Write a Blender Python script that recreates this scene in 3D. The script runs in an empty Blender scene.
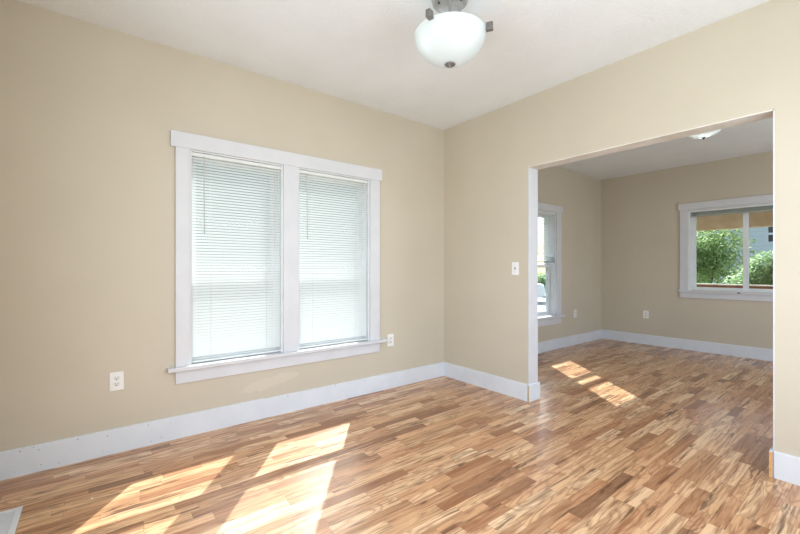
import bpy, bmesh, math, random
from mathutils import Vector, Matrix
R = math.radians
random.seed(7)
scn = bpy.context.scene
COL = scn.collection

# ------------------------------------------------------------------ camera
cam = bpy.data.cameras.new('camera'); cam.lens = 388.8 / 800 * 36; cam.sensor_width = 36
cam.shift_y = 0.0016; cam.clip_start = 0.02
co = bpy.data.objects.new('camera', cam); COL.objects.link(co)
co.location = (3.136, -3.07, 1.2); co.rotation_euler = (R(90), 0, R(52.07))
scn.camera = co
# ------------------------------------------------------------------ world, sun, added fill lights, exposure
SUN = Vector((1, -.75, -1.1)).normalized()
w = bpy.data.worlds.new('sky'); scn.world = w; w.use_nodes = True
nt = w.node_tree; nt.nodes.clear()
sky = nt.nodes.new('ShaderNodeTexSky'); sky.sky_type = 'NISHITA'; sky.sun_disc = False
sky.sun_elevation = R(41.3); sky.sun_rotation = math.atan2(-SUN.x, -SUN.y); sky.dust_density = 2.5; sky.air_density = .8
bg = nt.nodes.new('ShaderNodeBackground'); bg.inputs[1].default_value = .42
wo = nt.nodes.new('ShaderNodeOutputWorld')
nt.links.new(sky.outputs[0], bg.inputs[0]); nt.links.new(bg.outputs[0], wo.inputs[0])

def light(name, kind, energy, color, loc=(0, 0, 3), direction=None, **kw):
    l = bpy.data.lights.new(name, kind); l.energy = energy; l.color = color
    for k, v in kw.items(): setattr(l, k, v)
    o = bpy.data.objects.new(name, l); COL.objects.link(o); o.location = loc
    if direction: o.rotation_euler = Vector(direction).to_track_quat('-Z', 'Y').to_euler()
    return o
light('sun', 'SUN', 12.0, (.94, .97, 1), (-6, 5, 8), SUN, angle=R(.53))
light('fill_front', 'AREA', 60, (.89, .95, 1), (2.4, -3.66, 1.45), (0, 1, 0), shape='RECTANGLE', size=1.8, size_y=1.9)  # added fill behind the camera, set in an unseen opening
light('fill_right', 'AREA', 52, (.89, .95, 1), (3.7, -1.35, 1.45), (-1, 0, 0), shape='RECTANGLE', size=2.0, size_y=1.9)  # added fill from the right, brightens the window wall
light('fill_side', 'AREA', 40, (.91, .96, 1), (4.3, 2.1, 1.45), (-1, 0, 0), shape='RECTANGLE', size=2.0, size_y=1.5)  # added fill for the far room, outside the view
vs = scn.view_settings
vs.view_transform = 'Standard'; vs.look = 'None'; vs.gamma = 1; vs.use_curve_mapping = False; vs.exposure = -0.1

# ------------------------------------------------------------------ materials
def lin(c): return tuple(((v / 255) / 12.92 if v / 255 <= .04045 else ((v / 255 + .055) / 1.055) ** 2.4) for v in c) + (1,)
class NT:
    def __init__(s, m): s.t = m.node_tree; s.n = s.t.nodes; s.b = s.n['Principled BSDF']
    def add(s, typ, ins=None, **kw):
        x = s.n.new(typ)
        for k, v in kw.items(): setattr(x, k, v)
        for k, v in (ins or {}).items(): s.set(x.inputs[k], v)
        return x
    def set(s, inp, v):
        if isinstance(v, bpy.types.NodeSocket): s.t.links.new(v, inp)
        elif isinstance(v, bpy.types.Node): s.t.links.new(v.outputs[0], inp)
        else: inp.default_value = v
    def m(s, op, a, b=0.0, c=0.0):
        x = s.n.new('ShaderNodeMath'); x.operation = op
        for i, v in enumerate((a, b, c)): s.set(x.inputs[i], v)
        return x.outputs[0]
    def ramp(s, f, stops, interp='LINEAR'):
        x = s.n.new('ShaderNodeValToRGB'); x.color_ramp.interpolation = interp
        el = x.color_ramp.elements
        while len(el) < len(stops): el.new(.5)
        for e, (p, c) in zip(el, stops): e.position = p; e.color = c if len(c) == 4 else lin(c)
        s.set(x.inputs[0], f); return x.outputs[0]
    def mix(s, f, a, b, mode='MIX'):
        x = s.n.new('ShaderNodeMix'); x.data_type = 'RGBA'; x.blend_type = mode
        s.set(x.inputs[0], f); s.set(x.inputs[6], a); s.set(x.inputs[7], b); return x.outputs[2]
def new_mat(name, rgb=(200, 200, 200), rough=.5, metal=0, spec=.5):
    m = bpy.data.materials.new(name); m.use_nodes = True
    k = NT(m); k.b.inputs['Base Color'].default_value = lin(rgb); k.b.inputs['Roughness'].default_value = rough
    k.b.inputs['Metallic'].default_value = metal; k.b.inputs['Specular IOR Level'].default_value = spec
    return m, k
def noisy(name, rgb, rgb2, scale, rough=.5, bump=0, bscale=80, metal=0, spec=.4, detail=3, dist=.002):
    m, k = new_mat(name, rgb, rough, metal, spec)
    tc = k.add('ShaderNodeTexCoord')
    nz = k.add('ShaderNodeTexNoise', {'Vector': tc.outputs['Object'], 'Scale': scale, 'Detail': detail})
    c = k.ramp(nz.outputs[0], [(.35, rgb), (.68, rgb2)])
    k.set(k.b.inputs['Base Color'], c)
    if bump:
        n2 = k.add('ShaderNodeTexNoise', {'Vector': tc.outputs['Object'], 'Scale': bscale, 'Detail': 3})
        bp = k.add('ShaderNodeBump', {'Height': n2.outputs[0], 'Strength': bump, 'Distance': dist})
        k.set(k.b.inputs['Normal'], bp)
    return m
WALL = noisy('beige_wall_paint', (202, 193, 175), (198, 189, 171), 1.6, .62, .12, 160)
CEIL = noisy('white_textured_ceiling', (236, 240, 243), (232, 236, 239), 3, .8, .9, 75, dist=.005)
TRIM = noisy('white_trim_paint', (214, 215, 219), (208, 210, 214), 6, .42, .06, 60)
BASE = noisy('white_baseboard_paint', (222, 227, 233), (216, 221, 228), 5, .45, .06, 60)
SASH = noisy('white_sash_paint', (225, 228, 228), (216, 220, 222), 5, .45)
NAIL, _ = new_mat('filled_nail_hole', (120, 118, 112), .7)
RAW = noisy('raw_board_end', (222, 176, 112), (205, 150, 86), 60, .6)
TANEND = noisy('tan_painted_board_end', (204, 184, 156), (196, 174, 144), 40, .6)
PLATE = noisy('white_wall_plate', (238, 238, 236), (234, 234, 232), 20, .35)
PLUG = noisy('off_white_plug_face', (228, 228, 224), (222, 222, 218), 20, .35)
DARK, _ = new_mat('dark_slot', (60, 58, 54), .5)
def touched_up(src):
    m = src.copy(); m.name = 'beige_wall_paint_with_touch_up'; k = NT(m)
    tc = k.add('ShaderNodeTexCoord'); sp = k.add('ShaderNodeSeparateXYZ', {0: tc.outputs['Object']})
    n = k.add('ShaderNodeTexNoise', {'Vector': tc.outputs['Object'], 'Scale': 14.0, 'Detail': 3}).outputs[0]
    du = k.m('DIVIDE', k.m('ADD', sp.outputs[0], 1.97), .24); dz = k.m('DIVIDE', k.m('SUBTRACT', k.m('SUBTRACT', sp.outputs[2], .275), k.m('MULTIPLY', k.m('ADD', sp.outputs[0], 1.97), .12)), .05)
    d = k.m('ADD', k.m('SQRT', k.m('ADD', k.m('MULTIPLY', du, du), k.m('MULTIPLY', dz, dz))), k.m('MULTIPLY', k.m('SUBTRACT', n, .5), 1.6))
    mask = k.ramp(d, [(.8, (.4, .4, .4, 1)), (1.0, (0, 0, 0, 1))])
    old = k.b.inputs['Base Color'].links[0].from_socket
    k.set(k.b.inputs['Base Color'], k.mix(mask, old, lin((216, 207, 190)))); return m
GREYT, _ = new_mat('grey_switch_toggle', (172, 172, 172), .4)
NICKEL = noisy('brushed_nickel', (192, 190, 190), (176, 174, 174), 30, .45, metal=.55, spec=.5)
KNOB = noisy('satin_nickel', (128, 124, 122), (112, 109, 107), 30, .4, metal=.4)
NICKELD = noisy('dark_nickel', (92, 90, 88), (78, 76, 75), 30, .4, metal=.7)
HEAD = noisy('white_blind_metal', (226, 228, 226), (220, 223, 221), 10, .4)
WAND, _ = new_mat('clear_grey_wand', (206, 212, 211), .2)
CORD, _ = new_mat('white_blind_cord', (226, 228, 226), .7)
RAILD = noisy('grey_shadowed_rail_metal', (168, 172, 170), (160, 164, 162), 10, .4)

def slat_mat():
    m, k = new_mat('white_blind_slat', (236, 239, 237), .4)
    tr = k.add('ShaderNodeBsdfTranslucent', {'Color': lin((238, 242, 238))})
    mx = k.add('ShaderNodeMixShader', {0: .14, 1: k.b.outputs[0], 2: tr.outputs[0]})
    k.t.links.new(mx.outputs[0], k.n['Material Output'].inputs[0]); return m
SLAT = slat_mat()
def glass_mat():
    m, k = new_mat('window_glass', (255, 255, 255), .02)
    tr = k.add('ShaderNodeBsdfTransparent', {'Color': (.95, .98, .97, 1)})
    gl = k.add('ShaderNodeBsdfGlossy', {'Roughness': .01})
    ge = k.add('ShaderNodeNewGeometry'); dp = k.add('ShaderNodeVectorMath', {0: ge.outputs['Normal'], 1: ge.outputs['Incoming']}, operation='DOT_PRODUCT')
    fr = k.m('MULTIPLY_ADD', k.m('POWER', k.m('SUBTRACT', 1, k.m('ABSOLUTE', dp.outputs['Value'])), 5), .9, .03)
    mx = k.add('ShaderNodeMixShader', {0: fr, 1: tr.outputs[0], 2: gl.outputs[0]})
    k.t.links.new(mx.outputs[0], k.n['Material Output'].inputs[0]); return m
GLASS = glass_mat()
def bowl_mat():
    m, k = new_mat('frosted_white_glass', (240, 246, 246), .25)
    tr = k.add('ShaderNodeBsdfTranslucent', {'Color': lin((246, 251, 252))})
    mx = k.add('ShaderNodeMixShader', {0: .55, 1: k.b.outputs[0], 2: tr.outputs[0]})
    k.t.links.new(mx.outputs[0], k.n['Material Output'].inputs[0]); return m
BOWL = bowl_mat()
def emit(name, col, s):
    m, k = new_mat(name, (255, 255, 255), .4)
    k.b.inputs['Emission Color'].default_value = col; k.b.inputs['Emission Strength'].default_value = s; return m
BULB = emit('lit_bulb', (1, .98, .96, 1), 2.3)

def floor_mat():
    m, k = new_mat('strip_wood_floor', (190, 140, 95), .3)
    tc = k.add('ShaderNodeTexCoord'); sp = k.add('ShaderNodeSeparateXYZ', {0: tc.outputs['Object']})
    X, Y = sp.outputs[0], sp.outputs[1]
    W = .0635
    u = k.m('DIVIDE', k.m('SUBTRACT', X, 2.265), W); row = k.m('FLOOR', u); fu = k.m('SUBTRACT', u, row)
    hrow = k.add('ShaderNodeTexWhiteNoise', {'W': row}, noise_dimensions='1D').outputs[0]
    t = k.m('ADD', k.m('DIVIDE', Y, .40), k.m('MULTIPLY', hrow, 17.3))
    kc = k.m('FLOOR', t); ft = k.m('SUBTRACT', t, kc)
    def h2(a, b, off):
        v = k.add('ShaderNodeCombineXYZ', {0: a, 1: b, 2: off})
        return k.add('ShaderNodeTexWhiteNoise', {'Vector': v.outputs[0]}, noise_dimensions='3D').outputs[0]
    j = k.m('MULTIPLY_ADD', h2(row, kc, .5), .7, .15)
    idn = k.m('ADD', kc, k.m('GREATER_THAN', ft, j))
    cut = k.m('ABSOLUTE', k.m('SUBTRACT', ft, j))
    H1 = h2(row, idn, 1.5); H2 = h2(row, idn, 2.5); H3 = h2(row, idn, 3.5); H4 = h2(row, idn, 4.5)
    # strip tone
    tone = k.ramp(H1, [(0, (138, 102, 76)), (.12, (178, 134, 98)), (.36, (212, 168, 126)), (.7, (225, 183, 140)), (1, (240, 206, 166))])
    # grain space, shifted per strip
    gv = k.add('ShaderNodeCombineXYZ', {0: k.m('ADD', X, k.m('MULTIPLY', H2, 61)), 1: k.m('ADD', Y, k.m('MULTIPLY', H3, 47)), 2: H4}).outputs[0]
    def nz(sx, sy, detail, dist=0, rough=.5):
        mp = k.add('ShaderNodeMapping', {'Vector': gv, 'Scale': (sx, sy, 1)})
        return k.add('ShaderNodeTexNoise', {'Vector': mp.outputs[0], 'Scale': 1, 'Detail': detail, 'Roughness': rough, 'Distortion': dist}).outputs[0]
    swirl = nz(10, 1.9, 1.6, .25)
    rings = k.m('POWER', k.m('MULTIPLY_ADD', k.m('SINE', k.m('MULTIPLY', swirl, 66)), .5, .5), 2.6)
    fine = nz(150, 6, 2)
    streak = nz(48, 2.4, 4, .8, .6)
    dark = nz(26, 2.2, 4, 1.0, .6)
    heart = nz(10, 1.7, 2, .6)
    wsw = k.ramp(H4, [(.3, (.12, .12, .12, 1)), (.55, (1, 1, 1, 1))])      # strips differ in how strong their ring figure is
    c = k.mix(k.ramp(heart, [(.56, (0, 0, 0, 1)), (.66, (.42, .42, .42, 1))]), tone, lin((128, 86, 58)))
    c = k.mix(k.m('MULTIPLY', k.m('MULTIPLY', rings, wsw), .44), c, lin((124, 76, 46)))
    c = k.mix(k.ramp(streak, [(.46, (0, 0, 0, 1)), (.64, (.7, .7, .7, 1))]), c, lin((124, 80, 50)))
    c = k.mix(k.ramp(dark, [(.57, (0, 0, 0, 1)), (.66, (.78, .78, .78, 1))]), c, lin((62, 42, 34)))
    c = k.mix(k.ramp(fine, [(.4, (0, 0, 0, 1)), (.75, (.12, .12, .12, 1))]), c, lin((236, 196, 150)))
    red = k.m('MULTIPLY', H2, .2)
    c = k.mix(red, c, lin((196, 116, 74)))
    e1 = k.m('LESS_THAN', k.m('MINIMUM', fu, k.m('SUBTRACT', 1, fu)), .012)
    e2 = k.m('LESS_THAN', cut, .0022)
    c = k.mix(k.m('MULTIPLY', k.m('MAXIMUM', e1, e2), .45), c, lin((80, 52, 34)))
    k.set(k.b.inputs['Base Color'], c)
    k.set(k.b.inputs['Roughness'], .25)
    k.b.inputs['Specular IOR Level'].default_value = .5
    bp = k.add('ShaderNodeBump', {'Height': k.m('MAXIMUM', e1, e2), 'Strength': .12, 'Distance': .001}); bp.invert = True
    k.set(k.b.inputs['Normal'], bp)
    return m
FLOOR = floor_mat()
GROUND = noisy('pale_concrete', (196, 194, 188), (180, 178, 172), 2, .9)
LAWN = noisy('grey_green_lawn', (88, 98, 80), (72, 82, 64), 3, .95)
LEAFM = {}
def leaf_mat(name, a, b, c):
    m, k = new_mat(name, a, .45)
    oi = k.add('ShaderNodeNewGeometry')
    col = k.ramp(oi.outputs['Random Per Island'], [(0, a), (.5, b), (1, c)])
    k.set(k.b.inputs['Base Color'], col)
    tr = k.add('ShaderNodeBsdfTranslucent', {'Color': col})
    mx = k.add('ShaderNodeMixShader', {0: .55, 1: k.b.outputs[0], 2: tr.outputs[0]})
    k.t.links.new(mx.outputs[0], k.n['Material Output'].inputs[0]); return m
LEAF = leaf_mat('bright_leaves', (120, 152, 84), (172, 198, 124), (220, 230, 172))
LEAF2 = leaf_mat('blue_green_leaves', (112, 146, 92), (158, 188, 136), (208, 222, 178))
BARK = noisy('bark', (106, 90, 72), (78, 64, 50), 20, .9)
BEAM = noisy('tan_wood_beam', (238, 214, 188), (226, 192, 156), 6, .7)
RAILM = noisy('red_brown_rail', (160, 104, 84), (138, 86, 70), 9, .7)
RAILC = noisy('pale_rail_cap', (214, 204, 192), (200, 190, 178), 9, .7)
def siding(name, rgb, rgb2, pitch):
    m, k = new_mat(name, rgb, .7)
    tc = k.add('ShaderNodeTexCoord'); sp = k.add('ShaderNodeSeparateXYZ', {0: tc.outputs['Object']})
    f = k.m('FRACT', k.m('DIVIDE', sp.outputs[2], pitch))
    k.set(k.b.inputs['Base Color'], k.ramp(f, [(0, rgb2), (.08, rgb), (1, rgb)], 'LINEAR')); 
    bp = k.add('ShaderNodeBump', {'Height': f, 'Strength': .6, 'Distance': .02}); k.set(k.b.inputs['Normal'], bp)
    return m
SIDE = siding('pale_grey_green_siding', (168, 178, 172), (130, 138, 134), .18)
SIDE2 = siding('pale_blue_siding', (206, 213, 214), (166, 174, 176), .15)
ROOFM = noisy('grey_shingles', (120, 118, 116), (98, 96, 94), 14, .9)
CARW, _ = new_mat('white_car_paint', (226, 228, 230), .2)
CARG, _ = new_mat('dark_car_glass', (46, 54, 60), .08)
TYRE, _ = new_mat('tyre_rubber', (40, 40, 42), .8)

# ------------------------------------------------------------------ mesh helpers
class MB:
    def __init__(s): s.b = bmesh.new(); s.mi = 0
    def _done(s, fs):
        for f in fs: f.material_index = s.mi
    def mat(s, i): s.mi = i; return s
    def box(s, x0, x1, y0, y1, z0, z1, bevel=0):
        r = bmesh.ops.create_cube(s.b, size=1)
        for v in r['verts']:
            v.co = Vector(((x0 + x1) / 2 + v.co.x * (x1 - x0), (y0 + y1) / 2 + v.co.y * (y1 - y0), (z0 + z1) / 2 + v.co.z * (z1 - z0)))
        fs = list({f for v in r['verts'] for f in v.link_faces})
        s._done(fs)
        if bevel:
            es = list({e for f in fs for e in f.edges})
            rr = bmesh.ops.bevel(s.b, geom=es, offset=bevel, segments=2, profile=.5, affect='EDGES')
            s._done(rr['faces'])
        return s
    def poly(s, pts):
        f = s.b.faces.new([s.b.verts.new(p) for p in pts]); s._done([f]); return s
    def prism(s, prof, axis, a0, a1):
        """extrude a closed 2-D outline along axis (0=x: outline is y,z; 1=y: outline is x,z; 2=z: outline is x,y)"""
        def P(p, a): return {0: (a, p[0], p[1]), 1: (p[0], a, p[1]), 2: (p[0], p[1], a)}[axis]
        A = [s.b.verts.new(P(p, a0)) for p in prof]; B = [s.b.verts.new(P(p, a1)) for p in prof]
        n = len(prof); fs = [s.b.faces.new(A), s.b.faces.new(B[::-1])]
        for i in range(n): fs.append(s.b.faces.new((A[i], B[i], B[(i + 1) % n], A[(i + 1) % n])))
        s._done(fs); bmesh.ops.recalc_face_normals(s.b, faces=fs); return s
    def lathe(s, prof, seg=48, c=(0, 0, 0), axis=2, close=False):
        rings = []
        for r, h in prof:
            ring = []
            for i in range(seg):
                a = 2 * math.pi * i / seg; p = (r * math.cos(a), r * math.sin(a), h)
                if axis == 0: p = (p[2], p[0], p[1])
                if axis == 1: p = (p[0], p[2], p[1])
                ring.append(s.b.verts.new((p[0] + c[0], p[1] + c[1], p[2] + c[2])))
            rings.append(ring)
        fs = []
        for q in range(len(rings) - 1):
            for i in range(seg):
                fs.append(s.b.faces.new((rings[q][i], rings[q][(i + 1) % seg], rings[q + 1][(i + 1) % seg], rings[q + 1][i])))
        if prof[0][0] > 1e-6 and close: fs.append(s.b.faces.new(rings[0]))
        if prof[-1][0] > 1e-6 and close: fs.append(s.b.faces.new(rings[-1]))
        s._done(fs)
        for f in fs: f.smooth = True
        bmesh.ops.remove_doubles(s.b, verts=[v for r in rings for v in r], dist=1e-5)
        return s
    def tube(s, pts, r, seg=10):
        pts = [Vector(p) for p in pts]; rings = []; up = None
        for i, p in enumerate(pts):
            d = (pts[min(i + 1, len(pts) - 1)] - pts[max(i - 1, 0)]).normalized()
            a = up if up else (Vector((0, 0, 1)) if abs(d.z) < .9 else Vector((1, 0, 0)))
            x = d.cross(a).normalized(); y = d.cross(x).normalized(); up = -y if False else a
            rr = r[i] if isinstance(r, (list, tuple)) else r
            rings.append([s.b.verts.new(p + rr * (math.cos(t) * x + math.sin(t) * y)) for t in [2 * math.pi * k / seg for k in range(seg)]])
        fs = []
        for q in range(len(rings) - 1):
            for i in range(seg): fs.append(s.b.faces.new((rings[q][i], rings[q][(i + 1) % seg], rings[q + 1][(i + 1) % seg], rings[q + 1][i])))
        fs += [s.b.faces.new(rings[0]), s.b.faces.new(rings[-1][::-1])]
        s._done(fs)
        for f in fs: f.smooth = len(f.verts) == 4
        return s
    def sphere(s, c, r, sx=1, sy=1, sz=1, seg=20):
        rr = bmesh.ops.create_uvsphere(s.b, u_segments=seg, v_segments=seg // 2, radius=r)
        for v in rr['verts']: v.co = Vector((c[0] + v.co.x * sx, c[1] + v.co.y * sy, c[2] + v.co.z * sz))
        fs = {f for v in rr['verts'] for f in v.link_faces}; s._done(fs)
        for f in fs: f.smooth = True
        return s
    def build(s, name, mats, parent=None, smooth=False):
        me = bpy.data.meshes.new(name); bmesh.ops.recalc_face_normals(s.b, faces=s.b.faces[:])
        s.b.to_mesh(me); s.b.free()
        for m in (mats if isinstance(mats, (list, tuple)) else [mats]): me.materials.append(m)
        o = bpy.data.objects.new(name, me); COL.objects.link(o)
        if parent: o.parent = parent
        return o
def tag(o, label=None, cat=None, group=None, kind=None):
    if label: o['label'] = label
    if cat: o['category'] = cat
    if group: o['group'] = group
    if kind: o['kind'] = kind
    return o
def empty(name, loc=(0, 0, 0), rz=0, label=None, cat=None, group=None, kind=None):
    o = bpy.data.objects.new(name, None); COL.objects.link(o); o.empty_display_size = .1
    o.location = loc; o.rotation_euler = (0, 0, R(rz)); return tag(o, label, cat, group, kind)
def copy_tree(o, parent=None):
    c = o.copy(); COL.objects.link(c)
    if parent: c.parent = parent
    for ch in list(o.children): copy_tree(ch, c)
    return c

# ================================================================== LARGE STRUCTURE
H1, H2 = 2.75, 2.715            # ceiling heights of the near and the far room
# frames of the walls: local x runs along the wall, local y points out of the room
LEFT = ((0, 0, 0), 90); BACK = ((0, 0, 0), 0); FAR = ((0, 3.75, 0), 1.7)
RIGHT = ((3.6, 0, 0), -90); FRONT = ((3.6, -3.56, 0), 180); SIDEW = ((4.2, 3.9, 0), -90)

def wall(name, frame, u0, u1, z0, z1, t, holes, label):
    b = MB(); us = sorted({u0, u1, *[h[0] for h in holes], *[h[1] for h in holes]}); zs = sorted({z0, z1, *[h[2] for h in holes], *[h[3] for h in holes]})
    inh = lambda u, z: any(h[0] < u < h[1] and h[2] < z < h[3] for h in holes)
    for i in range(len(us) - 1):
        for j in range(len(zs) - 1):
            a, c, e, g = us[i], us[i + 1], zs[j], zs[j + 1]
            if inh((a + c) / 2, (e + g) / 2): continue
            b.poly([(a, 0, e), (c, 0, e), (c, 0, g), (a, 0, g)]); b.poly([(a, t, e), (a, t, g), (c, t, g), (c, t, e)])
            def side(du, dz, pts):
                um, zm = (a + c) / 2 + du * (c - a), (e + g) / 2 + dz * (g - e)
                # emit the side only where the neighbour is outside or a hole
                if du:
                    n = i + (1 if du > 0 else -1); free = n < 0 or n >= len(us) - 1 or inh((us[n] + us[n + 1]) / 2, (e + g) / 2)
                else:
                    n = j + (1 if dz > 0 else -1); free = n < 0 or n >= len(zs) - 1 or inh((a + c) / 2, (zs[n] + zs[n + 1]) / 2)
                if free: b.poly(pts)
            side(-1, 0, [(a, 0, e), (a, 0, g), (a, t, g), (a, t, e)]); side(1, 0, [(c, 0, e), (c, t, e), (c, t, g), (c, 0, g)])
            side(0, -1, [(a, 0, e), (a, t, e), (c, t, e), (c, 0, e)]); side(0, 1, [(a, 0, g), (c, 0, g), (c, t, g), (a, t, g)])
    bmesh.ops.remove_doubles(b.b, verts=b.b.verts[:], dist=1e-5)
    o = b.build(name, touched_up(WALL) if name == 'wall_left' else WALL); o.location = frame[0]; o.rotation_euler = (0, 0, R(frame[1]))
    return tag(o, label, 'wall', kind='structure')

fl = MB().box(-.16, 4.36, -3.72, 4.1, -.12, 0).build('floor', FLOOR)
tag(fl, 'floor of short wood strips in mixed tan and dark brown', 'floor', kind='structure')
ce = MB(); ce.box(-.16, 4.36, -3.72, .07, H1, H1 + .2); ce.box(-.16, 4.36, .07, 4.2, H2, H1 + .2)
tag(ce.build('ceiling', CEIL), 'white textured ceiling over both rooms', 'ceiling', kind='structure')

W1 = [(-2.545, -1.855, .49, 2.06), (-1.724, -1.0, .49, 2.06)]       # openings of the double window
W2 = (1.70, 2.31, .50, 2.03)
W3 = (1.235, 2.485, .88, 2.06)
wall('wall_left', LEFT, -3.72, 3.95, 0, H1, .16, W1 + [W2], 'long beige wall with the double window')
wall('wall_back', BACK, 0, 3.6, 0, H1, .14, [(1.08, 2.697, 0, 2.115)], 'beige wall with the wide opening to the far room')
wall('wall_far', FAR, 0, 4.35, 0, H1, .16, [W3], 'beige far wall of the next room')
wall('wall_right', RIGHT, 0, 3.72, 0, H1, .16, [(.35, 2.35, .5, 2.4)], 'beige wall at the right of the near room')  # unseen opening, added to let in the right-hand fill
wall('wall_front', FRONT, 0, 3.6, 0, H1, .16, [(.3, 2.1, .5, 2.4)], 'beige wall behind the viewpoint')  # opening made up to pass the fill from behind the camera
wall('wall_side', SIDEW, 0, 3.76, 0, H1, .16, [(.8, 2.8, .7, 2.2)], 'beige right-hand wall of the far room')  # unseen hole added for the far-room fill

# opening liner: white painted jambs and head
tr = empty('trim_1', (0, 0, 0), 0, 'white painted lining of the wide opening', 'trim', kind='structure')
MB().box(1.08, 1.086, -.001, .141, 0, 2.115).build('jamb', TRIM, tr)
MB().box(2.691, 2.697, -.001, .141, 0, 2.115).build('jamb', TRIM, tr)
HEADP = noisy('patchy_head_paint', (216, 211, 198), (236, 234, 230), 5, .6)
MB().box(1.08, 2.697, -.001, .141, 2.109, 2.115).build('head_lining', HEADP, tr)

# baseboards ---------------------------------------------------------------
BH = .152
def baseboard(name, frame, u0, u1, label, h=BH, nails=0, t=.015):
    b = MB(); b.prism([(0, 0), (-t, 0), (-t, h - .004), (-t + .004, h), (0, h)], 0, u0, u1)
    b.mat(1)
    for i in range(nails):
        u = random.uniform(u0 + .05, u1 - .05); z = random.choice((h * .22, h * .8, h * .92)) + random.uniform(-.012, .012)
        r = random.uniform(.0018, .0036)
        b.lathe([(r, -t - .0004), (0, -t - .0008)], 8, (u, 0, z), axis=1)
    o = b.build(name, [BASE, NAIL]); o.location = frame[0]; o.rotation_euler = (0, 0, R(frame[1]))
    return tag(o, label, 'baseboard', kind='structure')
baseboard('baseboard_left', LEFT, -3.56, -2.02, 'white baseboard below the double window, nearest length', .158, 16)
baseboard('baseboard_left', LEFT, -2.02, -.015, 'white baseboard on the window wall running to the corner', BH, 9)
baseboard('baseboard_left', LEFT, .155, 3.74, 'white baseboard under the narrow window in the far room', BH)
baseboard('baseboard_back', BACK, 0, 1.081, 'white baseboard between the corner and the wide opening', BH, 5)
baseboard('baseboard_back', BACK, 2.697, 3.6, 'white baseboard right of the wide opening', BH, 5)
baseboard('baseboard_far', FAR, .015, 4.2, 'white baseboard along the far wall', BH)
for x0, x1, lab in ((1.086, 1.101, 'short baseboard return on the left side of the opening'), (2.676, 2.691, 'short baseboard return on the right side of the opening, bare wood end')):
    b = MB(); s = 1 if x0 < 2 else -1; xa, xb = (x0, x1) if s > 0 else (x1, x0)
    b.prism([(xa, 0), (xb, 0), (xb, BH - .004), (xb - s * .004, BH), (xa, BH)], 1, -.0155, .155)
    b.mat(1); b.box(x0 + .0005, x1 - .0005, -.0163, -.015, .001, BH - .006)
    tag(b.build('baseboard_opening', [BASE, RAW if s < 0 else TANEND]), lab, 'baseboard', kind='structure')

# ================================================================== WINDOWS
def sash(root, u0, u1, z0, z1, y, st=.045, top=.045, bot=.06, t=.034, name='sash'):
    f = MB(); f.box(u0, u0 + st, y, y + t, z0, z1); f.box(u1 - st, u1, y, y + t, z0, z1)
    f.box(u0 + st, u1 - st, y, y + t, z0, z0 + bot); f.box(u0 + st, u1 - st, y, y + t, z1 - top, z1)
    o = f.build(name, SASH, root)
    MB().box(u0 + st - .004, u1 - st + .004, y + t * .45, y + t * .45 + .004, z0 + bot - .004, z1 - top + .004).build('pane', GLASS, o)
    return o
def double_hung(root, u0, u1, z0, z1, rail, dy=0, bot=.07):
    f = MB()                                              # jamb lining and stops
    f.box(u0, u0 + .014, 0, .16, z0, z1); f.box(u1 - .014, u1, 0, .16, z0, z1); f.box(u0 + .014, u1 - .014, 0, .16, z1 - .014, z1)
    f.box(u0 + .014, u1 - .014, .045, .16, z0, z0 + .02)
    f.box(u0 + .014, u0 + .026, .045, .062, z0, z1 - .014); f.box(u1 - .026, u1 - .014, .045, .062, z0, z1 - .014)
    f.build('jamb_lining', SASH, root)
    sash(root, u0 + .015, u1 - .015, z0 + .02, rail + .02, .066 + dy, bot=bot, top=.036, name='lower_sash')
    sash(root, u0 + .015, u1 - .015, rail - .02, z1 - .015, .104 + dy, bot=.036, top=.05, name='upper_sash')

win = empty('window_1', LEFT[0], LEFT[1], 'double window with white casing and lowered blinds', 'window', kind='structure')
c = MB(); y0, y1 = -.02, 0
c.box(-2.635, -2.545, y0, y1, .505, 2.055, .002); c.box(-1.0, -.89, y0, y1, .505, 2.055, .002)
c.build('side_casing', TRIM, win)
MB().box(-1.855, -1.724, -.016, .16, .49, 2.06, .002).build('mullion', TRIM, win)
MB().box(-2.665, -.865, -.024, 0, 2.055, 2.165, .002).build('head_casing', TRIM, win)
MB().box(-2.685, -.815, -.055, .06, .478, .506, .004).build('window_sill', TRIM, win)
MB().box(-2.635, -.89, -.018, 0, .385, .478, .002).build('apron', TRIM, win)
for a in W1: double_hung(win, a[0], a[1], a[2] + .014, a[3], 1.115)

win = empty('window_2', LEFT[0], LEFT[1], 'narrow white window of the far room, half covered by its blind', 'window', kind='structure')
c = MB(); c.box(W2[0] - .10, W2[0], y0, y1, .50, 2.03, .002); c.box(W2[1], W2[1] + .13, y0, y1, .50, 2.03, .002); c.build('side_casing', TRIM, win)
MB().box(W2[0] - .13, W2[1] + .16, -.024, 0, 2.03, 2.125, .002).build('head_casing', TRIM, win)
MB().box(W2[0] - .15, W2[1] + .18, -.055, .06, .475, .505, .004).build('window_sill', TRIM, win)
MB().box(W2[0] - .10, W2[1] + .13, -.018, 0, .375, .475, .002).build('apron', TRIM, win)
double_hung(win, W2[0], W2[1], W2[2], W2[3], 1.23, .02, .045)

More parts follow.
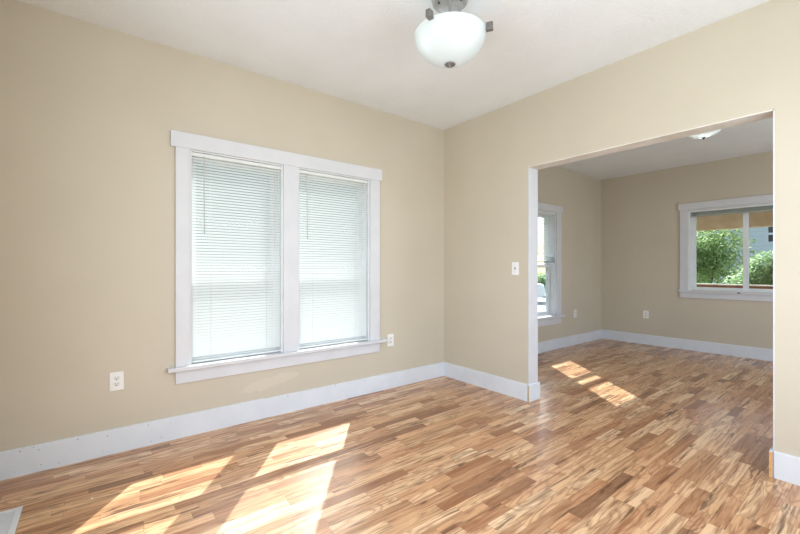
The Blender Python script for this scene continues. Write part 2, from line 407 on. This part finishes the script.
win = empty('window_3', FAR[0], FAR[1], 'wide two-pane window of the far room looking out on shrubs', 'window', kind='structure')
c = MB(); c.box(W3[0] - .10, W3[0], y0, y1, .873, 2.06, .002); c.box(W3[1], W3[1] + .10, y0, y1, .873, 2.06, .002); c.build('side_casing', TRIM, win)
MB().box(W3[0] - .122, W3[1] + .122, -.026, 0, 2.06, 2.155, .003).build('head_casing', TRIM, win)
MB().box(W3[0] - .118, W3[1] + .118, -.04, .05, .848, .875, .004).build('window_sill', TRIM, win)
MB().box(W3[0] - .10, W3[1] + .10, -.018, 0, .768, .848, .002).build('apron', TRIM, win)
f = MB(); f.box(W3[0], W3[0] + .02, 0, .16, .875, 2.06); f.box(W3[1] - .02, W3[1], 0, .16, .875, 2.06); f.box(W3[0], W3[1], 0, .16, 2.045, 2.06); f.box(W3[0], W3[1], .05, .16, .88, .895)
f.build('jamb_lining', SASH, win)
um = (W3[0] + W3[1]) / 2
f = MB(); a0, a1, b0, b1 = W3[0] + .021, W3[1] - .021, .896, 2.044
f.box(a0, a0 + .05, .08, .115, b0, b1); f.box(a1 - .05, a1, .08, .115, b0, b1); f.box(a0 + .05, a1 - .05, .08, .115, b0, b0 + .03); f.box(a0 + .05, a1 - .05, .08, .115, b1 - .05, b1)
f.box(um - .028, um + .028, .078, .117, b0 + .03, b1 - .05)
f = f.build('sash', SASH, win)
for q0, q1 in ((a0 + .046, um - .024), (um + .024, a1 - .046)): MB().box(q0, q1, .096, .1, b0 + .026, b1 - .046).build('pane', GLASS, f)
lk = MB(); lk.box(um - .07, um - .035, -.046, -.036, .860, .872, .002); lk.tube([(um - .052, -.044, .866), (um - .052, -.056, .858)], .003, 8)
tag(lk.build('sill_latch', DARK, win), 'small dark latch on the sill edge')

# ================================================================== BLINDS
def blind(frame, u0, u1, z_top, z_bot, label, group, pitch=.0215, tilt=52, wand=.55, y=.024, stack=0, wand_u=.078, depth=.0235):
    root = empty('mini_blind', (0, 0, 0), 0, label, 'blind', group)
    fm = Matrix.Translation(frame[0]) @ Matrix.Rotation(R(frame[1]), 4, 'Z')
    root.matrix_world = fm @ Matrix.Translation(((u0 + u1) / 2, y, z_top))
    hw = (u1 - u0) / 2; L = z_top - z_bot
    h = MB()                                               # u-shaped head rail
    h.box(-hw, hw, -.013, .013, -.026, 0, .0015); h.box(-hw - .001, -hw + .004, -.015, .015, -.028, .001); h.box(hw - .004, hw + .001, -.015, .015, -.028, .001)
    h.build('head_rail', HEAD, root)
    s = MB(); z = -.04; ca, sa = math.cos(R(tilt)), math.sin(R(tilt))
    zs = []
    while z > -L + .03 + stack * .0032: zs.append((z, ca, sa)); z -= pitch
    for i in range(stack): zs.append((-L + .016 + .0032 * (i + 1), 1, 0))
    for z, a, b in zs:
        pts = []
        for q in (-1, -.5, 0, .5, 1):                       # curved slat: high outside, low inside
            d = q * depth / 2; cr = .0005 * (1 - q * q)
            pts.append((d * a - cr * b, d * b + cr * a + z))
        v0 = [s.b.verts.new((-hw + .004, p[0], p[1])) for p in pts]; v1 = [s.b.verts.new((hw - .004, p[0], p[1])) for p in pts]
        for i in range(4):
            f = s.b.faces.new((v0[i], v1[i], v1[i + 1], v0[i + 1])); f.smooth = True
    s.build('slats', SLAT, root)
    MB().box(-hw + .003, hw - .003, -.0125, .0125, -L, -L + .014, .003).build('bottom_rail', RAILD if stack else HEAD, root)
    for q in (-.66, 0, .66) if hw > .5 else (-.62, .62):
        for d in (-.0128, .0128): MB().tube([(q * hw, d, -.026), (q * hw, d, -L + .012)], .0009, 5).build('ladder_cord', CORD, root)
    if wand:
        wd = MB(); wd.tube([(-hw + wand_u, -.016, -.022), (-hw + wand_u, -.019, -.04), (-hw + wand_u + .004, -.02, -.04 - wand)], .0034, 6)
        wd.build('tilt_wand', WAND, root)
    lc = MB(); lc.tube([(hw - .06, -.015, -.026), (hw - .06, -.017, -min(L, .75) * .9)], .0012, 5)
    lc.build('lift_cord', CORD, root)
    return root
g = 'lowered blinds of the double window'
blind(LEFT, W1[0][0] + .017, W1[0][1] - .006, 2.043, .512, 'lowered white mini blind in the left half of the double window', g)
blind(LEFT, W1[1][0] + .006, W1[1][1] - .017, 2.043, .512, 'lowered white mini blind in the right half of the double window', g)
blind(LEFT, W2[0] + .017, W2[1] - .017, 2.014, 1.285, 'white mini blind lowered halfway in the narrow far-room window', None, wand=.3, stack=20)
b3 = blind(FAR, W3[0] + .023, W3[1] - .023, 2.043, 1.945, 'white mini blind raised to the top of the two-pane window', None, wand=0, stack=16)

# ================================================================== CEILING LIGHTS
def semi_flush():
    root = empty('ceiling_light', (1.56, -1.48, H1), 0, 'semi-flush ceiling light with white glass bowl and nickel knobs in the near room', 'ceiling light')
    p = MB(); p.lathe([(0, 0), (.104, 0), (.106, -.012), (.100, -.034), (.092, -.040), (.086, -.036), (.084, -.022), (0, -.02)], 56)
    can = p.build('canopy', NICKEL, root)
    for a in (40, 220):
        MB().lathe([(0, -.032), (.006, -.030), (.006, -.021)], 12, (.062 * math.cos(R(a)), .062 * math.sin(R(a)), 0)).build('screw', NICKELD, can)
    MB().lathe([(.008, -.02), (.008, -.12), (.02, -.124), (.02, -.14), (.007, -.145), (.007, -.36), (0, -.36)], 24).build('stem', NICKEL, root)
    zr, RR, hh = -.222, .200, .166
    fwd = R(142.07)
    for k, a in enumerate((286.07, 32.07, 166.07)):
        t = R(a); ca, sa = math.cos(t), math.sin(t)
        pts = [(r * ca, r * sa, z) for r, z in ((.012, zr + .012), (.06, zr + .010), (.11, zr + .006), (.165, zr + .004), (.207, zr + .004))]
        arm = MB().tube(pts, [.007] * 5, 10).build('arm', NICKEL, root)
        kb = MB(); kb.box(-.008, .030, -.014, .014, -.02, .022, .003); o = kb.build('knob', KNOB, arm)
        o.location = (.211 * ca, .211 * sa, zr + .004); o.rotation_euler = (0, 0, t)
    prof = []
    N = 26
    for i in range(N + 1):
        t = i / N; prof.append((RR * max(0, 1 - t ** 2.0) ** .6, zr - hh * t))
    prof = [(RR + .003, zr + .004), (RR + .004, zr)] + prof[1:]
    prof[-1] = (.008, zr - hh)
    inner = [(max(r - .004, .008), z + .003) for r, z in prof[::-1]]
    MB().lathe(prof + inner + [prof[0]], 72).build('glass_bowl', BOWL, root)
    fz = zr - hh
    MB().lathe([(.004, fz + .006), (.028, fz + .004), (.031, fz), (.024, fz - .005), (.007, fz - .007), (.007, fz - .013), (.004, fz - .016), (0, fz - .017)], 28).build('finial', KNOB, root)
    for rt_, nr_, bz in ((-.118, .05, zr - .058), (.066, .105, zr - .045)):      # right of, nearer than the stem
        bx = rt_ * .6148 + nr_ * .7887; by = rt_ * .7887 - nr_ * .6148
        so = MB().lathe([(0, 0), (.014, 0), (.014, -.05), (0, -.05)], 16, (bx, by, bz + .085)).build('socket', PLATE, root)
        MB().tube([(bx * .1, by * .1, -.13), (bx * .7, by * .7, -.135), (bx, by, bz + .083)], .006, 8).build('socket_arm', NICKEL, root)
        MB().sphere((bx, by, bz), .025, 1, 1, 1.35).build('bulb', BULB, root)
    return root
semi_flush()
def dome_light():
    root = empty('ceiling_light', (1.86, 2.02, H2), 0, 'small flush dome ceiling light in the far room', 'ceiling light')
    MB().lathe([(0, 0), (.15, 0), (.152, -.018), (.14, -.026), (0, -.024)], 48).build('base_pan', PLATE, root)
    prof = [(.165 * max(0, 1 - (i / 16) ** 2) ** .6, -.02 - .105 * i / 16) for i in range(17)]
    prof[-1] = (.006, -.125)
    MB().lathe(prof + [(max(r - .004, .005), z + .003) for r, z in prof[::-1]] + [prof[0]], 56).build('glass_dome', BOWL, root)
    MB().lathe([(.004, -.118), (.014, -.122), (.015, -.130), (.006, -.136), (.006, -.144), (0, -.146)], 20).build('finial', NICKELD, root)
    MB().sphere((.0, 0, -.065), .028, 1, 1, .9).build('bulb', emit('dim_lit_bulb', (1, .98, .96, 1), 13), root)
dome_light()

# ================================================================== OUTLETS AND SWITCH
def outlet(frame, u, z, label, group=None):
    root = empty('wall_outlet', (0, 0, 0), 0, label, 'outlet', group)
    root.matrix_world = Matrix.Translation(frame[0]) @ Matrix.Rotation(R(frame[1]), 4, 'Z') @ Matrix.Translation((u, 0, z))
    MB().box(-.038, .038, -.006, 0, -.06, .06, .003).build('cover_plate', PLATE, root)
    for s_ in (-1, 1):
        b = MB(); pr = []
        for i in range(28):
            a = 2 * math.pi * i / 28; x = .0172 * math.cos(a); zz = max(-.0125, min(.0125, .0172 * math.sin(a))); pr.append((x, zz + s_ * .0195))
        b.prism(pr, 1, -.0078, -.005); o = b.build('receptacle', PLUG, root)
        d = MB(); zc = s_ * .0195
        d.box(-.0085, -.0062, -.0084, -.0077, zc - .002, zc + .0075); d.box(.0062, .0085, -.0084, -.0077, zc - .001, zc + .0065)
        d.prism([(.0036 * math.cos(t), zc - .008 + .0036 * math.sin(t)) for t in [2 * math.pi * i / 12 for i in range(12)]], 1, -.0084, -.0077)
        d.build('slots', DARK, o)
    MB().lathe([(.003, -.0062), (.0026, -.0072), (0, -.0074)], 12, axis=1).build('screw', PLUG, root)
    return root
outlet(LEFT, -2.969, .465, 'white duplex outlet on the wall left of the double window')
outlet(LEFT, -.748, .480, 'white duplex outlet beside the right end of the double window sill')
outlet(LEFT, 2.87, .487, 'white outlet right of the narrow window in the far room')
outlet(FAR, .68, .470, 'white outlet on the far wall left of the two-pane window')
sw = empty('light_switch', (.944, 0, 1.198), 0, 'white toggle light switch left of the wide opening', 'light switch')
MB().box(-.037, .037, -.006, 0, -.0595, .0595, .003).build('cover_plate', PLATE, sw)
t = MB(); t.box(-.006, .006, -.0075, -.005, -.014, .014); t.prism([(-.006, -.004), (-.019, .006), (-.018, .011), (-.006, .008)], 0, -.0045, .0045); t.build('toggle', GREYT, sw)
for s_ in (-1, 1): MB().lathe([(.0032, -.0062), (.0028, -.0072), (0, -.0074)], 12, (0, 0, s_ * .03), axis=1).build('screw', GREYT, sw)

# ================================================================== FLOOR REGISTER AND PAINT CHIP
rg = empty('floor_register', (.605, -3.438, 0), 0, 'white metal floor vent beside the wall at lower left', 'floor vent')
f = MB(); a, b_, iw, ib = .175, .075, .146, .048
for sx0, sx1, sy0, sy1 in ((-a, a, ib, b_), (-a, a, -b_, -ib), (-a, -iw, -ib, ib), (iw, a, -ib, ib)): f.box(sx0, sx1, sy0, sy1, 0.0005, .007, .0015)
f.build('frame', BASE, rg)
l = MB()
for i in range(24):
    x = -iw + .006 + i * (2 * iw - .012) / 23
    l.poly([(x - .0045, -ib, .0058), (x + .0035, -ib, .002), (x + .0035, ib, .002), (x - .0045, ib, .0058)])
l.box(-iw, iw, -.003, .003, .002, .006)
l.build('louvers', noisy('grey_white_louver', (206, 210, 214), (198, 202, 206), 8, .45), rg)
MB().box(-iw, iw, -ib, ib, .0004, .001).build('duct', DARK, rg)
ch = MB(); ch.prism([(-.006, -.003), (.001, -.005), (.006, -.001), (.004, .004), (-.003, .004)], 2, .0003, .002)
ch = ch.build('paint_chip', PLATE); ch.location = (.551, -3.09, 0); tag(ch, 'tiny white paint chip on the wood floor beside the sunlit patch', 'paint chip')

# ================================================================== OUTDOORS
GZ = -.55
tag(MB().box(-16, 14, -10, 7.5, GZ - .2, GZ).build('ground', LAWN), 'lawn beside the house outside the double window', 'ground', kind='structure')
tag(MB().box(-16, 14, 7.5, 24, GZ - .2, GZ).build('ground', GROUND), 'pale paved ground beyond the far room', 'ground', kind='structure')
def shrub(loc, rx, ry, h, n, leafm, label, name='leafy_shrub', leaf=.046, group=None, cat='shrub'):
    root = empty(name, loc, 0, label, cat, group)
    st = MB()
    for i in range(5):
        a = random.uniform(0, 6.28); st.tube([(.04 * math.cos(a), .04 * math.sin(a), 0), (rx * .25 * math.cos(a), ry * .25 * math.sin(a), h * .4), (rx * .5 * math.cos(a), ry * .5 * math.sin(a), h * .8)], [.035, .025, .01], 7)
    st.build('stems', BARK, root)
    vs_, fs_ = [], []
    lumps = [(random.uniform(-.6, .6) * rx, random.uniform(-.6, .6) * ry, random.uniform(.25, .8) * h, random.uniform(.3, .5)) for _ in range(16)]
    for i in range(n):
        L = random.choice(lumps); d = Vector((random.gauss(0, 1), random.gauss(0, 1), random.gauss(0, 1))).normalized() * L[3] * random.uniform(.55, 1.05)
        p = Vector((L[0] + d.x * rx, L[1] + d.y * ry, max(.03, L[2] + d.z * h * .45)))
        up = (d + Vector((random.uniform(-.5, .5), random.uniform(-.5, .5), random.uniform(0, .9)))).normalized()
        x = up.cross(Vector((random.uniform(-1, 1), random.uniform(-1, 1), .2))).normalized(); y = up.cross(x)
        s_ = leaf * random.uniform(.6, 1.35); k = len(vs_)
        vs_ += [p - x * s_, p + y * s_ * .42 + up * s_ * .12, p + x * s_ * 1.1, p - y * s_ * .42 + up * s_ * .12]
        fs_ += [(k, k + 1, k + 2), (k, k + 2, k + 3)]
    me = bpy.data.meshes.new('foliage'); me.from_pydata([tuple(v) for v in vs_], [], fs_); me.materials.append(leafm)
    o = bpy.data.objects.new('foliage', me); COL.objects.link(o); o.parent = root
    return root
g = 'shrubs outside the two-pane window'
shrub((-.25, 9.9, GZ), 1.25, 1.0, 3.3, 15000, LEAF, 'bright green leafy shrub behind the left pane of the far window', group=g)
shrub((1.75, 7.3, GZ), .85, .6, 2.35, 10000, LEAF2, 'lower blue-green shrub behind the right pane of the far window', group=g)
shrub((-3.4, 9.6, GZ), 1.2, 1.0, 3.3, 6000, LEAF2, 'tall shrub at the far left beyond the porch', group=g)
# porch in front of the two-pane window: tan beam, red-brown railing, roof
ph = empty('porch', (1.8, 5.3, 0), 0, 'porch with tan header beam and red-brown railing outside the far window', 'porch')
MB().box(-1.85, 4, .45, .6, 1.9, 2.3, .006).build('header_beam', BEAM, ph)
MB().box(-1.85, 4, .47, .57, .72, .893, .004).build('railing', RAILM, ph)
MB().box(-1.85, 4, .44, .60, .893, .915, .004).build('railing_cap', RAILC, ph)
MB().box(-1.85, 4, -1.2, .8, 2.3, 2.42).build('porch_roof', ROOFM, ph)
for x in (-1.7, 3.6): MB().box(x - .06, x + .06, .46, .58, GZ, 1.9, .006).build('post', BEAM, ph)
# neighbouring houses
def house(loc, rz, wx, dy, h, mat, label, wins=()):
    root = empty('neighbour_house', loc, rz, label, 'house')
    MB().box(-wx / 2, wx / 2, 0, dy, 0, h).build('walls', mat, root)
    rf = MB(); rf.prism([(-.4, h - .05), (dy + .4, h - .05), (dy / 2, h + dy * .3)], 0, -wx / 2 - .4, wx / 2 + .4); rf.build('roof', ROOFM, root)
    for u, z, a, b in wins:
        f = MB()
        for q in ((u, u + .08, z, z + b), (u + a - .08, u + a, z, z + b), (u + .08, u + a - .08, z, z + .08), (u + .08, u + a - .08, z + b - .08, z + b), (u + .08, u + a - .08, z + b / 2 - .03, z + b / 2 + .03)):
            f.box(q[0], q[1], -.04, .0, q[2], q[3])
        o = f.build('window', TRIM, root); MB().box(u + .08, u + a - .08, -.015, -.008, z + .08, z + b - .08).build('pane', CARG, o)
    return root
house((1.5, 12.5, GZ), 0, 8.5, 6, 3.4, SIDE2, 'pale blue sided house behind the shrubs', [(-.8, 2.45, .9, .62), (2.2, 1.5, .9, 1.3)])
house((-7.5, -.5, GZ), 90, 13, 6, 5.2, SIDE, 'tall pale grey-green sided house outside the double window')
# parked car beyond the narrow window
def car(loc, rz):
    root = empty('parked_car', loc, rz, 'white car parked outside the narrow far-room window', 'car')
    side = [(-2.2, .3), (-2.22, .62), (-2.1, .86), (-1.35, .93), (-.75, 1.36), (.55, 1.42), (1.45, .98), (2.15, .92), (2.24, .6), (2.2, .3)]
    b = MB(); b.prism(side, 1, -.86, .86); bmesh.ops.bevel(b.b, geom=[e for e in b.b.edges], offset=.06, segments=2, affect='EDGES'); b.build('body', CARW, root)
    for s_ in (-1, 1):
        MB().prism([(-1.1, .95), (-.68, 1.3), (.5, 1.35), (1.2, .98)], 1, s_ * .865 - .004, s_ * .865 + .004).build('side_window', CARG, root)
        for x in (-1.35, 1.35):
            wh = MB().lathe([(0, -.1), (.3, -.1), (.32, -.06), (.32, .06), (.3, .1), (0, .1)], 28, (x, s_ * .8, .32), axis=1).build('wheel', TYRE, root)
            MB().lathe([(0, s_ * .105), (.19, s_ * .105), (.19, s_ * .09)], 20, (x, s_ * .8, .32), axis=1).build('hub_cap', NICKEL, wh)
    b = MB(); b.poly([(1.4, -.7, 1.01), (1.4, .7, 1.01), (.62, .64, 1.405), (.62, -.64, 1.405)]); 
    b.build('windscreen', CARG, root)
car((-9.9, 13.87, GZ), 31)
shrub((-10.6, 19.4, GZ), 2.0, 1.2, 1.6, 5000, LEAF2, 'low green shrub beyond the parked white car', leaf=.08)
